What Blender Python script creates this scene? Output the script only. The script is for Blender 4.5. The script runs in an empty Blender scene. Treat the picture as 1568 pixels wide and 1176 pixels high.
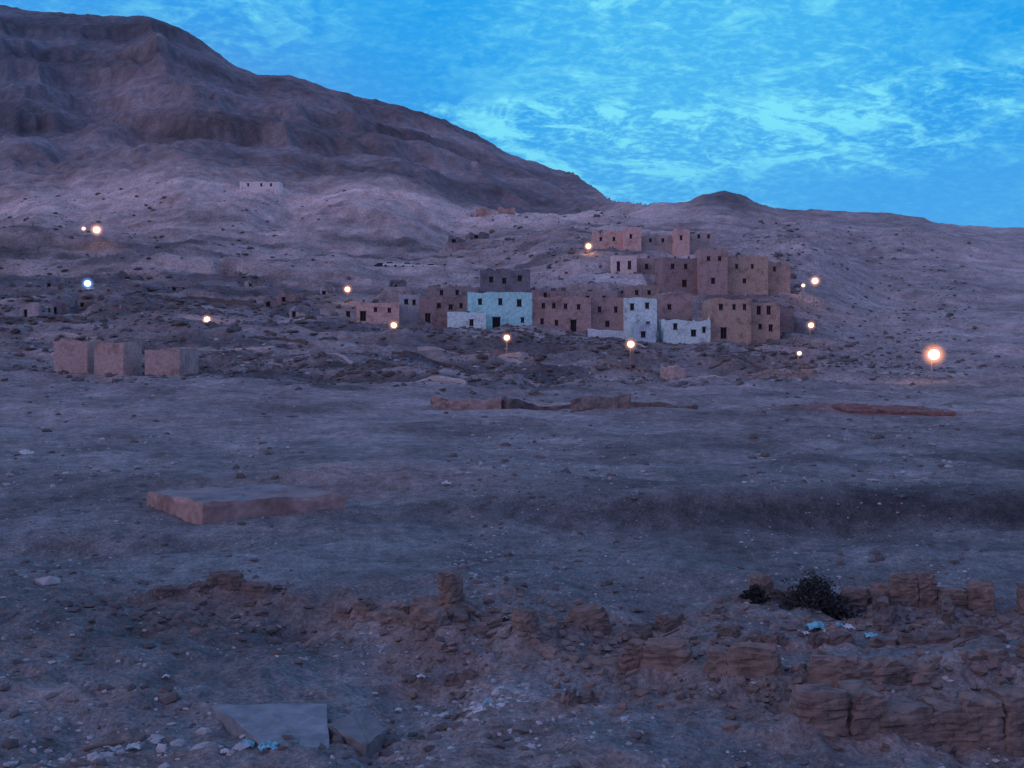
import bpy, math, random
import numpy as np
from mathutils import Vector, Euler
random.seed(7)
F=1681.0; YH=560.0; CZ=8.0
def W(px,d): return d*(px-784.0)/F
def ZZ(py,d): return CZ+d*(YH-py)/F

# ------------------------------------------------------------------ noise
def vnoise(x,y,seed=0):
    x=np.asarray(x,float); y=np.asarray(y,float)
    xi=np.floor(x).astype(np.int64); yi=np.floor(y).astype(np.int64)
    fx=x-xi; fy=y-yi
    fx=fx*fx*fx*(fx*(fx*6-15)+10); fy=fy*fy*fy*(fy*(fy*6-15)+10)
    def h(a,b):
        n=(a*374761393+b*668265263+seed*974634777)&0xffffffff
        n=((n^(n>>13))*1274126177)&0xffffffff
        n=(n^(n>>16))&0xffffff
        return n/float(0xffffff)*2-1
    return (h(xi,yi)*(1-fx)+h(xi+1,yi)*fx)*(1-fy)+(h(xi,yi+1)*(1-fx)+h(xi+1,yi+1)*fx)*fy
def fbm(x,y,o=4,seed=0):
    s=0;a=1.0;n=0
    for i in range(o):
        s=s+a*vnoise(x*2**i+i*17.3,y*2**i-i*9.1,seed+i*13); n+=a; a*=0.5
    return s/n
def sst(a,b,x):
    t=np.clip((x-a)/(b-a),0,1); return t*t*(3-2*t)

# ------------------------------------------------------------------ terrain profile
near=[(20,1176),(27,1000),(34,900),(41,845),(48,805),(56,765),(65,732),(75,700),(100,645)]
nearR=[(20,1176),(27,1000),(34,905),(41,854),(46,830),(50,818),(52.3,757),(58,748),(66,728),(76,700),(100,648)]
nearM=[(20,1176),(27,1000),(34,902),(41,852),(47,822),(50.5,804),(52.8,768),(58,755),(66,730),(76,700),(100,646)]
left=[(130,593),(160,565),(185,530),(205,505),(225,485),(250,460),(280,430),(310,405),(350,375)]
cols=[
 (-400,near+left),(0,near+left),(300,near+left),
 (450,near+[(130,598),(160,567),(185,536),(205,510),(225,490),(250,465),(280,435),(310,410),(350,380)]),
 (600,near+[(130,602),(160,572),(185,542),(205,513),(225,498),(250,472),(280,435),(310,410),(350,388)]),
 (750,nearM+[(130,608),(160,578),(185,552),(205,520),(225,503),(250,480),(280,442),(310,412),(350,380)]),
 (900,nearR+[(130,612),(160,588),(185,560),(205,530),(225,510),(245,470),(260,438),(280,424),(310,385),(350,368)]),
 (1050,nearR+[(130,612),(160,592),(185,575),(205,546),(222,525),(250,490),(265,445),(290,415),(310,385),(350,368)]),
 (1180,nearR+[(130,612),(160,592),(185,577),(205,550),(222,527),(250,490),(265,447),(290,420),(310,392),(350,372)]),
 (1350,nearR+[(130,616),(160,592),(185,572),(205,552),(225,532),(250,508),(280,475),(310,447),(350,412)]),
 (1568,nearR+[(130,618),(160,594),(185,573),(205,553),(225,534),(250,510),(280,480),(310,455),(350,420)]),
 (2000,nearR+[(130,618),(160,594),(185,573),(205,553),(225,534),(250,510),(280,480),(310,455),(350,420)])]
crest=[(-400,330),(0,322),(50,300),(120,312),(200,300),(280,278),(350,288),(450,303),(540,298),(600,295),(640,306),(700,325),(780,331),(860,334),(940,332),(1000,338),(1100,334),(1200,345),(1400,362),(1568,378),(2000,390)]
ridge=[(-400,-20),(-150,0),(0,8),(60,18),(130,24),(200,25),(245,28),(285,50),(330,78),(360,102),(395,116),(440,116),(500,135),(545,148),(600,160),(680,183),(745,215),(775,235),(850,262),(880,268),(905,285),(940,310),(990,315),(1050,312),(1080,298),(1105,292),(1135,300),(1165,316),(1200,322),(1300,325),(1400,330),(1440,340),(1500,347),(1568,350),(2000,380)]
LG=np.linspace(math.log(20),math.log(430),360)
CX=np.array([c[0] for c in cols],float)
TAB=[]
for px,pr in cols:
    yc=np.interp(px,[c[0] for c in crest],[c[1] for c in crest])
    pr=pr+[(430,yc)]
    y=np.interp(LG,np.log([p[0] for p in pr]),[p[1] for p in pr])
    k=np.array([1,2,3,2,1],float);k/=k.sum()
    yp=np.pad(y,2,mode='edge'); TAB.append(np.convolve(yp,k,'valid'))
TAB=np.array(TAB)
crx=np.arange(-400,2001,4.0)
def smooth_prof(pts,ks):
    v=np.interp(crx,[p[0] for p in pts],[p[1] for p in pts])
    k=np.hanning(ks+2)[1:-1];k/=k.sum()
    return np.convolve(np.pad(v,ks//2,mode='edge'),k,'valid')
CR=smooth_prof(crest,15); RG=smooth_prof(ridge,5)
RUINS=[
 ([(235,32.5),(330,33.5),(430,32.8),(520,32.5)],.55,.5,2,3,.15,.5,1.1,.25),
 ([(520,32),(600,31),(700,30.2)],.95,.6,1,4,.03,.5,1.2,.25),
 ([(580,29.8),(640,28.6),(700,28),(750,28.4)],.7,.5,1,5,.08,.5,1.1,.2),
 ([(700,30),(705,28.2)],.75,.5,2,51,.05,.4,.8,.2),
 ([(795,28.6),(870,28.2),(950,28.6)],.85,.6,1,6,.05,.5,1.1,.25),
 ([(800,27.6),(850,26.3),(960,26),(1080,25)],.75,.55,1,7,.05,.5,1.2,.3),
 ([(1080,24.8),(1180,24.0),(1270,23.7)],.7,.6,1,8,.04,.5,1.2,.3),
 ([(1215,21.0),(1330,21.2),(1460,21.4),(1640,21.8)],.75,.9,1,9,.03,.7,1.4,.3),
 ([(1270,23.6),(1400,23.8),(1560,24.6),(1640,24.8)],.65,.55,1,10,.08,.5,1.1,.25),
 ([(1085,23.2),(1200,22.6)],.3,.5,2,101,.2,.4,.9,.15),
 ([(1150,33.5),(1212,33.8)],.9,.5,1,11,.0,.5,1.0,.2),
 ([(1290,33.4),(1400,32.6),(1500,32.2),(1640,31.8)],.95,.55,1,12,.06,.5,1.2,.25),
 ([(1350,33),(1355,30.5)],.6,.4,2,13,.15,.4,.8,.15),
 ([(1450,32),(1452,30)],.6,.4,2,131,.15,.4,.8,.15),
 ([(870,22.8),(905,23.8)],.3,.25,1,14,0,.4,.8,.1),
 ([(1480,30.5),(1600,30)],.5,.4,2,15,.15,.5,1.,.15),
 ([(960,28.8),(1060,28.4),(1180,27.6),(1330,27.8),(1500,27)],.4,.45,2,17,.25,.4,.9,.22),
 ([(620,26.2),(680,25.6),(740,25.4)],.25,.4,2,18,.3,.4,.8,.12),
 ([(980,30.5),(1080,31.5),(1150,33.2)],.28,.4,2,16,.3,.4,.9,.15)]
BERM=[]
for pts,hm,th,mk_,sd,gp,l0_,l1_,bh in RUINS:
    P=[(W(a,d),d) for a,d in pts]
    for a,b in zip(P,P[1:]): BERM.append((a,b,bh,.75 if bh>.17 else .5))
FLATS=[]; MOUNDS=[]
def mound(px,d,sx,sy,h): MOUNDS.append((W(px,d),d,sx,sy,h))
mound(590,64,8,5,0.9); mound(330,62,6,4,0.3); mound(440,52,6,1.6,0.35)
mound(130,44,6,1.3,-0.9); mound(30,42,5,1.2,-0.7); mound(300,42.5,3,1.0,-.7); mound(1250,86,14,6,0.5)
mound(770,29.3,1.3,0.8,-0.8); mound(500,31,3.5,.7,-0.45); mound(1250,33.2,1.4,.9,-0.9)
mound(900,27.5,3,1.2,0.2); mound(1350,25,4,2.0,0.3); mound(1330,112,9,2.0,0.9); mound(1480,60,10,4,.6)
mound(1000,45,9,2,-.4); mound(1400,41,8,1.8,.4); mound(700,95,14,5,.35); mound(1080,36,4,1.2,-.5)
mound(140,240,16,9,2.5); mound(260,300,22,10,5); mound(480,290,14,12,4); mound(60,340,26,14,6)
mound(550,390,22,20,5); mound(450,400,10,30,-5); mound(690,370,9,25,-4); mound(840,345,14,12,4)
mound(1250,330,14,14,4);mound(1450,400,30,24,5);mound(1380,300,12,16,-3)
mound(560,150,14,4,-1.3); mound(650,190,16,5,-1.5); mound(900,196,18,4,-1.4); mound(1120,192,16,4,-1.0); mound(420,185,12,5,-1.3)
mound(300,165,16,4,-1.2); mound(1380,200,14,7,-1.6)

def H(X,Y,flat=True):
    X=np.atleast_1d(np.asarray(X,float)); Y=np.atleast_1d(np.asarray(Y,float))
    D=np.maximum(Y,20.0)
    px=np.clip(784+F*X/np.maximum(Y,14.0),-400,2000)
    ld=np.clip(np.log(D),LG[0],LG[-1]); li=(ld-LG[0])/(LG[1]-LG[0]); l0=np.clip(li.astype(int),0,len(LG)-2); lf=li-l0
    ci=np.clip(np.searchsorted(CX,px,side='right')-1,0,len(CX)-2)
    cf=(px-CX[ci])/(CX[ci+1]-CX[ci]); cf=cf*cf*(3-2*cf)
    a=TAB[ci,l0]*(1-lf)+TAB[ci,l0+1]*lf; b=TAB[ci+1,l0]*(1-lf)+TAB[ci+1,l0+1]*lf
    yi=a*(1-cf)+b*cf
    cw=sst(330,430,D); ycr=np.interp(px,crx,CR)
    yi=yi*(1-cw)+(ycr+(yi-np.interp(px,CX,TAB[:,-1])))*cw
    z1=ZZ(yi,np.minimum(D,430.0))
    rg=np.interp(px,crx,RG)
    dr=900-350*sst(860,1010,px)
    d0=455.0
    zc=ZZ(ycr,430.0); zr=ZZ(rg,dr)
    t=(D-d0)/(dr-d0)
    tw=np.clip(t,0,1)
    bell=4*tw*(1-tw)
    gul=1-np.abs(fbm(X/80.0+0.006*Y,Y/200.0,5,31))*2.0
    big=fbm(X/210.0+4-.002*Y,Y/260.0+2,3,77)
    t2=np.clip(tw+bell*(0.085*(gul-0.5)+0.13*big),0,1)
    g=0.66*t2+0.34*t2*t2
    z2=zc+(zr-zc)*g
    mt=sst(0.12,0.35,tw)*(1-sst(.93,1,tw))*sst(1000,850,px)
    s=z2/30.0+0.45*fbm(X/130.,Y/130.,4,5)+X/900.; fr=s-np.floor(s)
    z2=z2+mt*12*(sst(0.35,0.6,fr)-fr)*(.6+.6*fbm(X/90.,Y/200.,2,15))
    z2=np.where(D>dr,zr-0.42*(D-dr),z2); z2=np.maximum(z2,-5)
    tm=sst(135,160,D)*sst(400,330,D)*sst(1330,1220,px)
    s=z1/1.7+.9*fbm(X/22.,Y/30.,3,25); fr=s-np.floor(s)
    z1=z1+tm*1.25*(sst(.3,.6,fr)-fr)*(.75+.8*fbm(X/15.,Y/25.,2,26))
    z=np.where(D<=430,z1,np.where(D<d0,zc,z2))
    n=0.035*vnoise(X/.3,Y/.3,1)*sst(90,50,D)+0.055*vnoise(X/.8,Y/.8,2)+0.12*vnoise(X/2,Y/2,3)+0.19*vnoise(X/5,Y/5,4)
    fg=sst(38,30,D)
    n=n*(1+1.1*fg)
    n+=0.28*vnoise(X/11,Y/9,6)*sst(35,60,D)
    n+=0.45*vnoise(X/24,Y/14,7)*sst(60,100,D)
    rg2=1-np.abs(fbm(X/26.,Y/15.,4,8))*2
    vill=1-0.55*np.exp(-((px-900)/330.)**2)*sst(195,215,D)*sst(300,270,D)
    rt=(1-.5*sst(1250,1350,px))
    n+=1.3*rg2*sst(120,200,D)*vill*rt
    n+=0.9*fbm(X/5.,Y/4.,4,18)*sst(110,160,D)*vill*rt
    rid=1-0.9*np.exp(-((D-dr)/70.)**2)
    n+=(4.0*fbm(X/45.,Y/70.,5,9)+2.0*fbm(X/12,Y/14,4,19))*sst(280,480,D)*rid*np.where(px>960,.45,1)
    z=z+n
    for (cx,cy,sx,sy,h) in MOUNDS:
        m=(np.abs(X-cx)<3*sx)&(np.abs(Y-cy)<3*sy)
        if m.any(): z[m]+=h*np.exp(-((X[m]-cx)/sx)**2-((Y[m]-cy)/sy)**2)
    nm=Y<38
    if nm.any():
        Xn,Yn=X[nm],Y[nm]; bz=np.zeros_like(Xn)
        for (a,b,bh,bw) in BERM:
            dx,dy=b[0]-a[0],b[1]-a[1]; tt=np.clip(((Xn-a[0])*dx+(Yn-a[1])*dy)/(dx*dx+dy*dy),0,1)
            d2=(Xn-a[0]-tt*dx)**2+(Yn-a[1]-tt*dy)**2
            bz=np.maximum(bz,bh*np.exp(-d2/(bw*bw)))
        z[nm]+=bz*(1+.5*vnoise(Xn/.6,Yn/.6,81))
    if flat and FLATS:
        ws=np.zeros_like(z); zs=np.zeros_like(z)
        for (cx,cy,rx,ry,zb,mg) in FLATS:
            m=(np.abs(X-cx)<rx+mg)&(np.abs(Y-cy)<ry+mg)
            if m.any():
                e=np.maximum(np.abs(X[m]-cx)-rx,np.abs(Y[m]-cy)-ry)
                w=1-sst(0,mg,e); ws[m]+=w; zs[m]+=w*zb
        m=ws>0
        avg=zs[m]/ws[m]; c=np.clip(ws[m],0,1)
        z[m]=z[m]*(1-c)+avg*c+0.05*n[m]*c
    return z
def h1(x,y): return float(H(x,y)[0])

# ------------------------------------------------------------------ helpers
def new_mat(name):
    m=bpy.data.materials.new(name); m.use_nodes=True; nt=m.node_tree
    b=nt.nodes['Principled BSDF']; b.inputs['Roughness'].default_value=.95
    b.inputs['Specular IOR Level'].default_value=.1
    return m,nt,b
def nn(nt,t,**kw):
    n=nt.nodes.new(t)
    for k,v in kw.items():
        if k in n.inputs: n.inputs[k].default_value=v
        else: setattr(n,k,v)
    return n
def mixc(nt,fac,a,b,bt='MIX'):
    m=nt.nodes.new('ShaderNodeMix'); m.data_type='RGBA'; m.blend_type=bt
    for s,v in ((m.inputs[0],fac),(m.inputs[6],a),(m.inputs[7],b)):
        if isinstance(v,(int,float)): s.default_value=v
        elif isinstance(v,tuple): s.default_value=v if len(v)==4 else (*v,1)
        else: nt.links.new(v,s)
    return m.outputs[2]
def ramp(nt,src,p0,c0,p1,c1):
    r=nt.nodes.new('ShaderNodeValToRGB'); r.color_ramp.elements[0].position=p0; r.color_ramp.elements[1].position=p1
    g=lambda c:(c,c,c,1) if isinstance(c,(int,float)) else (*c,1)
    r.color_ramp.elements[0].color=g(c0); r.color_ramp.elements[1].color=g(c1)
    nt.links.new(src,r.inputs[0]); return r.outputs[0]
MC={}
def plaster(col,rough=1.0,brick=0.5):
    col=tuple(min(.92,v*1.15) for v in col)
    key=('p',col,brick)
    if key in MC: return MC[key]
    m,nt,b=new_mat('weathered_plaster'); L=nt.links
    geo=nn(nt,'ShaderNodeNewGeometry')
    n1=nn(nt,'ShaderNodeTexNoise',Scale=0.5,Detail=5.0,Roughness=.6); L.new(geo.outputs['Position'],n1.inputs['Vector'])
    n2=nn(nt,'ShaderNodeTexNoise',Scale=2.5,Detail=5.0); L.new(geo.outputs['Position'],n2.inputs['Vector'])
    mud=(col[0]*.62,col[1]*.58,col[2]*.58)
    c=mixc(nt,ramp(nt,n1.outputs['Fac'],.28+.12*brick,0.0,.42+.2*brick,1.0),mud,col)
    c=mixc(nt,1.0,c,ramp(nt,n2.outputs['Fac'],.3,.75,.7,1.15),'MULTIPLY')
    L.new(c,b.inputs['Base Color'])
    bp=nn(nt,'ShaderNodeBump',Strength=.8,Distance=.12); L.new(n2.outputs['Fac'],bp.inputs['Height']); L.new(bp.outputs[0],b.inputs['Normal'])
    MC[key]=m; return m
def mudbrick(col=(0.29,0.225,0.20),sc=2.2,name='mudbrick'):
    key=('m',col,sc)
    if key in MC: return MC[key]
    m,nt,b=new_mat(name); L=nt.links
    geo=nn(nt,'ShaderNodeNewGeometry')
    sp=nn(nt,'ShaderNodeSeparateXYZ'); L.new(geo.outputs['Position'],sp.inputs[0])
    ad=nn(nt,'ShaderNodeMath',operation='ADD'); L.new(sp.outputs[0],ad.inputs[0]); L.new(sp.outputs[1],ad.inputs[1])
    cb=nn(nt,'ShaderNodeCombineXYZ'); L.new(ad.outputs[0],cb.inputs[0]); L.new(sp.outputs[2],cb.inputs[1])
    br=nn(nt,'ShaderNodeTexBrick',Scale=sc); br.inputs['Mortar Size'].default_value=.03
    br.inputs['Color1'].default_value=(*col,1); br.inputs['Color2'].default_value=(col[0]*.75,col[1]*.77,col[2]*.8,1); br.inputs['Mortar'].default_value=(col[0]*.5,col[1]*.52,col[2]*.55,1)
    L.new(cb.outputs[0],br.inputs['Vector'])
    n1=nn(nt,'ShaderNodeTexNoise',Scale=2.2,Detail=6.0,Roughness=.7); L.new(geo.outputs['Position'],n1.inputs['Vector'])
    c=mixc(nt,ramp(nt,n1.outputs['Fac'],.38,.15,.58,1.0),br.outputs['Color'],tuple(v*.85 for v in col))
    c=mixc(nt,1.0,c,ramp(nt,n1.outputs['Fac'],.3,.55,.7,1.3),'MULTIPLY')
    L.new(c,b.inputs['Base Color'])
    bp=nn(nt,'ShaderNodeBump',Strength=.9,Distance=.09); L.new(n1.outputs['Fac'],bp.inputs['Height']); L.new(bp.outputs[0],b.inputs['Normal'])
    MC[key]=m; return m
def plain(name,col,rough=.9,var=.3,scale=3.0,metal=0.0):
    key=(name,col)
    if key in MC: return MC[key]
    m,nt,b=new_mat(name); L=nt.links; b.inputs['Roughness'].default_value=rough; b.inputs['Metallic'].default_value=metal
    geo=nn(nt,'ShaderNodeNewGeometry')
    n1=nn(nt,'ShaderNodeTexNoise',Scale=scale,Detail=4.0,Roughness=.7); L.new(geo.outputs['Position'],n1.inputs['Vector'])
    c=mixc(nt,1.0,col,ramp(nt,n1.outputs['Fac'],.3,1-var,.7,1+var*.6),'MULTIPLY')
    L.new(c,b.inputs['Base Color'])
    MC[key]=m; return m
def mk(name,verts,faces,mats,fm=None,parent=None,smooth=False):
    me=bpy.data.meshes.new(name); me.from_pydata([tuple(v) for v in verts],[],[tuple(f) for f in faces]); me.update()
    for m in mats: me.materials.append(m)
    if fm is not None: me.polygons.foreach_set('material_index',fm)
    if smooth: me.polygons.foreach_set('use_smooth',[True]*len(me.polygons))
    o=bpy.data.objects.new(name,me); bpy.context.scene.collection.objects.link(o)
    if parent: o.parent=parent
    return o
def empty(name,loc,rz=0):
    o=bpy.data.objects.new(name,None); o.empty_display_size=.5; o.location=loc; o.rotation_euler=(0,0,rz)
    bpy.context.scene.collection.objects.link(o); return o
def box(V,Fc,x0,x1,y0,y1,z0,z1):
    b=len(V); V+=[(x0,y0,z0),(x1,y0,z0),(x1,y1,z0),(x0,y1,z0),(x0,y0,z1),(x1,y0,z1),(x1,y1,z1),(x0,y1,z1)]
    Fc+=[(b,b+3,b+2,b+1),(b+4,b+5,b+6,b+7),(b,b+1,b+5,b+4),(b+1,b+2,b+6,b+5),(b+2,b+3,b+7,b+6),(b+3,b,b+4,b+7)]
DARK=plain('dark_interior',(0.035,0.035,0.04)); WOOD=plain('weathered_wood',(0.15,0.13,0.12),.8)
ROOF=plain('mud_roof',(0.42,0.38,0.36)); BLUED=plain('blue_painted_door',(0.09,0.24,0.38),.6)

# ------------------------------------------------------------------ houses
def panel(V,Fc,FM,WV,WF,DV,DF,p0,p1,n,h,below,ops,jit):
    w=math.hypot(p1[0]-p0[0],p1[1]-p0[1]); ux=((p1[0]-p0[0])/w,(p1[1]-p0[1])/w)
    ops=[(max(.15,a),min(w-.15,b),max(0.0 if k=='d' else .2,c),min(h-.35,e),k) for a,b,c,e,k in ops]
    ops=[o for o in ops if o[1]-o[0]>.15 and o[3]-o[2]>.15]
    U=set([0.0,round(w,4)]); Vv=set([-below,0.0,round(h,4)])
    k=max(1,int(w/1.0))
    for i in range(1,k): U.add(round(w*i/k,4))
    for a,b,c,e,_ in ops: U|={round(a,4),round(b,4)}; Vv|={round(c,4),round(e,4)}
    U=sorted(U); Vv=sorted(Vv)
    P=lambda u,v,r=0.0:(p0[0]+ux[0]*u-n[0]*r,p0[1]+ux[1]*u-n[1]*r,v)
    tj=lambda u,v: v+(jit(P(u,0)[0],P(u,0)[1]) if abs(v-h)<1e-3 else 0)
    for i in range(len(U)-1):
        for j in range(len(Vv)-1):
            um=(U[i]+U[i+1])/2; vm=(Vv[j]+Vv[j+1])/2
            if any(a<um<b and c<vm<e for a,b,c,e,_ in ops): continue
            b0=len(V); V+=[P(U[i],Vv[j]),P(U[i+1],Vv[j]),P(U[i+1],tj(U[i+1],Vv[j+1])),P(U[i],tj(U[i],Vv[j+1]))]
            Fc.append((b0,b0+1,b0+2,b0+3)); FM.append(0)
        T=.28; a,b_=U[i],U[i+1]; b0=len(V)
        V+=[P(a,tj(a,h)),P(b_,tj(b_,h)),P(b_,tj(b_,h),T),P(a,tj(a,h),T),P(b_,h-.6,T),P(a,h-.6,T)]
        Fc+=[(b0,b0+1,b0+2,b0+3),(b0+3,b0+2,b0+4,b0+5)]; FM+=[0,0]
    R=.28
    for a,b,c,e,kd in ops:
        b0=len(V); V+=[P(a,c),P(b,c),P(b,e),P(a,e),P(a,c,R),P(b,c,R),P(b,e,R),P(a,e,R)]
        Fc+=[(b0,b0+1,b0+5,b0+4),(b0+1,b0+2,b0+6,b0+5),(b0+2,b0+3,b0+7,b0+6),(b0+3,b0,b0+4,b0+7)]; FM+=[0]*4
        XV,XF=(DV,DF) if kd=='d' else (WV,WF)
        b0=len(XV); XV+=[P(a,c,R-.01),P(b,c,R-.01),P(b,e,R-.01),P(a,e,R-.01)]; XF.append((b0,b0+1,b0+2,b0+3))
HN=[]
def house(name,x0,x1,yt,yb,d,depth,col,wins=(),yaw=0.0,brick=.4,doorm=None,trim=None,rnd=0,roofstuff=True,jt=.2):
    w=(x1-x0)*d/F; h=(yb-yt)*d/F; cx=W((x0+x1)/2,d); zb=ZZ(yb,d)
    HN.append((name,w,h,cx,zb,d,depth,col,wins,yaw,brick,doorm,trim,rnd,roofstuff,x0,yb,jt))
    FLATS.append((cx,d+depth/2-.4,w/2+.5,depth/2+1.0,zb,3.0))
def build_house(a):
    name,w,h,cx,zb,d,depth,col,wins,yaw,brick,doorm,trim,rnd,roofstuff,x0,yb,jt=a
    rng=random.Random(int(x0*7+yb))
    root=empty(name,(cx,d,zb),yaw)
    V=[];Fc=[];FM=[];WV=[];WF=[];DV=[];DF=[]
    sd=rng.random()*50
    jit=lambda x,y: jt*1.6*float(fbm(x/2.4+sd,y/2.4+sd,3,3))-jt*.2
    ops=[]
    for (px,py,pw,ph) in wins:
        u=(px-x0)*d/F; v=(yb-py)*d/F; ww=pw*d/F/2; hh=ph*d/F/2
        k='d' if v-hh<.5 else 'w'
        ops.append((u-ww,u+ww,0.0 if k=='d' else v-hh,v+hh,k))
    hw=w/2
    panel(V,Fc,FM,WV,WF,DV,DF,(-hw,0),(hw,0),(0,-1),h,4,ops,jit)
    so=[(depth*.3-.4,depth*.3+.4,h*.55,h*.55+1.0,'w'),(depth*.7-.4,depth*.7+.4,h*.55,h*.55+1.0,'w')] if 'tomb' not in name else []
    panel(V,Fc,FM,WV,WF,DV,DF,(hw,0),(hw,depth),(1,0),h,4,so,jit)
    panel(V,Fc,FM,WV,WF,DV,DF,(hw,depth),(-hw,depth),(0,1),h,4,[],jit)
    panel(V,Fc,FM,WV,WF,DV,DF,(-hw,depth),(-hw,0),(-1,0),h,4,so[:1],jit)
    mk('walls',V,Fc,[plaster(col,brick=brick)],FM,root)
    mk('roof',[(-hw+.2,.2,h-.6),(hw-.2,.2,h-.6),(hw-.2,depth-.2,h-.6),(-hw+.2,depth-.2,h-.6)],[(0,1,2,3)],[ROOF],None,root)
    if WF: mk('windows',WV,WF,[DARK],None,root)
    if DF: mk('door',DV,DF,[doorm or DARK],None,root)
    BV=[];BF=[]
    for (a0,b0,c0,e0,k) in ops:
        if e0>h-.3: continue
        box(BV,BF,-hw+a0-.12,-hw+b0+.12,-.06,.05,e0,e0+.14)
        if k=='w':
            box(BV,BF,-hw+(a0+b0)/2-.03,-hw+(a0+b0)/2+.03,.1,.16,c0,e0)
            box(BV,BF,-hw+a0-.08,-hw+b0+.08,-.08,.05,c0-.1,c0)
    if BF: mk('frames',BV,BF,[trim or WOOD],None,root)
    if roofstuff:
        RV=[];RF=[]
        for i in range(int(w/2.2)):
            x=rng.uniform(-hw+.5,hw-1.3); y=rng.uniform(.6,depth-1.2); s=rng.uniform(.3,1.1)
            box(RV,RF,x,x+s,y,y+s*.8,h-.6,h-.6+rng.uniform(.4,1.3))
        for i in range(int(w/3)+1):
            x=-hw+.3+i*3.0+rng.uniform(0,.5)
            if x<hw-.2: box(RV,RF,x,x+.06,.1,.16,h-.3,h+rng.uniform(.4,1.0))
        if RF: mk('roof_clutter',RV,RF,[WOOD],None,root)
PINK=(0.62,0.44,0.40); BROWN=(0.42,0.315,0.30); DBR=(0.31,0.24,0.24); TURQ=(0.42,0.80,0.85); PALE=(0.62,0.80,0.86); OCH=(0.46,0.35,0.29); GREY=(0.42,0.40,0.41); NAVY=(0.21,.205,.235)
M_='mudbrick_house'
house(M_,546,611,463,498,226,8,PINK,[(556,484,9,14),(575,474,5,6),(596,475,5,6)],yaw=.08)
house(M_,490,546,472,492,236,6,GREY,[(512,484,6,9),(533,481,6,8)],brick=.8,jt=.4)
house('plastered_house',611,642,450,496,232,9,(0.40,.44,.48),[(622,462,6,7),(634,463,5,7)],brick=.3)
house(M_,642,716,453,502,229,9,DBR,[(655,488,8,16),(672,468,6,7),(690,470,6,7),(706,468,5,7),(690,490,6,8)],doorm=BLUED,jt=.3)
house('turquoise_house',716,815,448,503,227,10,TURQ,[(735,462,6,8),(766,462,6,9),(795,464,7,10),(760,494,12,16),(800,490,5,7)],brick=.15,doorm=DARK,jt=.25)
house('plastered_house',685,744,478,505,222.5,4,PALE,[(722,494,6,9)],brick=.25)
house(M_,815,905,454,512,227,11,BROWN,[(832,468,5,7),(848,468,5,7),(866,469,5,7),(886,470,5,7),(830,492,5,8),(852,494,5,7),(878,500,9,20)],yaw=-.03,jt=.3)
house(M_,905,958,456,513,228,10,(0.40,.29,.28),[(918,474,5,8),(943,474,5,8),(930,496,6,8)],yaw=.03)
house('blue_plastered_house',957,1006,456,521,225,8,(0.62,.84,.93),[(968,470,6,9),(991,468,6,8)],brick=.2)
house('plastered_house',972,1004,496,524,221,3,(0.48,.64,.72),[(985,512,7,8)],brick=.2)
house('white_plastered_house',1016,1088,489,527,222,7,PALE,[(1034,500,6,8),(1062,510,8,9),(1078,505,5,8)],brick=.3,jt=.8)
house(M_,1005,1060,450,505,236,8,BROWN,[(1025,470,6,7)],brick=.5)
house(M_,1088,1150,457,527,224,12,OCH,[(1104,470,6,8),(1124,470,5,7),(1140,470,5,8),(1108,510,9,16)],yaw=-.03,doorm=BLUED,jt=.3)
house(M_,1150,1194,463,527,225.5,12,(0.43,.33,.285),[(1162,475,6,12),(1177,475,6,12),(1164,500,5,7),(1180,502,6,9)],yaw=-.06,jt=.3)
house(M_,1193,1216,474,516,238,9,DBR,[],brick=.6,jt=.5)
house(M_,735,812,412,462,255,10,NAVY,[(752,428,6,8),(772,430,6,8),(796,426,6,8)],jt=.4)
house(M_,655,733,437,470,252,8,(0.28,.25,.25),[(676,448,5,7),(700,448,5,7)],jt=.6)
house(M_,814,872,443,480,250,8,DBR,[(835,452,5,7)],jt=.5)
house(M_,884,945,447,475,250,7,(0.34,.29,.28),[(900,456,5,5),(925,456,5,5)],jt=.4)
house(M_,960,1010,438,470,254,8,(0.36,.29,.27),[(975,448,5,6),(994,448,5,6)],jt=.4)
house(M_,1014,1072,394,452,268,10,DBR,[(1030,408,5,7),(1050,408,5,7),(1048,434,7,10)],yaw=.04,jt=.3)
house(M_,1072,1114,380,452,264,7,BROWN,[(1085,396,5,6),(1102,396,5,6),(1092,430,6,8)],jt=.25)
house(M_,1112,1176,392,452,266,12,OCH,[(1128,408,4,6),(1152,408,4,6),(1140,430,5,6)],yaw=-.03,jt=.2)
house(M_,1174,1210,400,450,268,10,(0.40,.31,.28),[(1186,412,4,6)],yaw=-.08,jt=.5)
house('plastered_house',938,975,391,420,282,6,(0.70,.58,.55),[(947,408,5,14),(964,406,5,12)],brick=.2)
house(M_,975,1012,395,428,285,7,BROWN,[(990,408,5,7)],jt=.4)
house(M_,908,955,354,382,312,8,PINK,[(920,366,4,5),(940,366,4,5)],jt=.8)
house(M_,955,982,348,385,309,8,(0.66,.47,.43),[(966,362,4,6)],jt=.3)
house(M_,982,1034,360,386,312,8,(0.42,.38,.37),[(996,368,4,5),(1015,368,4,5)],jt=.9)
house(M_,1034,1056,350,391,306,6,(0.64,.44,.40),[(1043,364,4,6)],jt=.3)
house(M_,1056,1096,354,384,312,8,(0.44,.38,.37),[(1070,362,4,5),(1085,362,4,5)],jt=.8)
house('stone_guard_house',367,428,278,289,425,6,(0.72,.68,.66),[(380,283,3,4),(400,283,3,4),(415,283,3,4)],brick=.1,roofstuff=False)
FLATS.pop()
house('mudbrick_tomb_chapel',82,134,521,571,152,5,(0.48,.36,.34),[],yaw=-.02,brick=.4,roofstuff=False,jt=.3)
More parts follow.
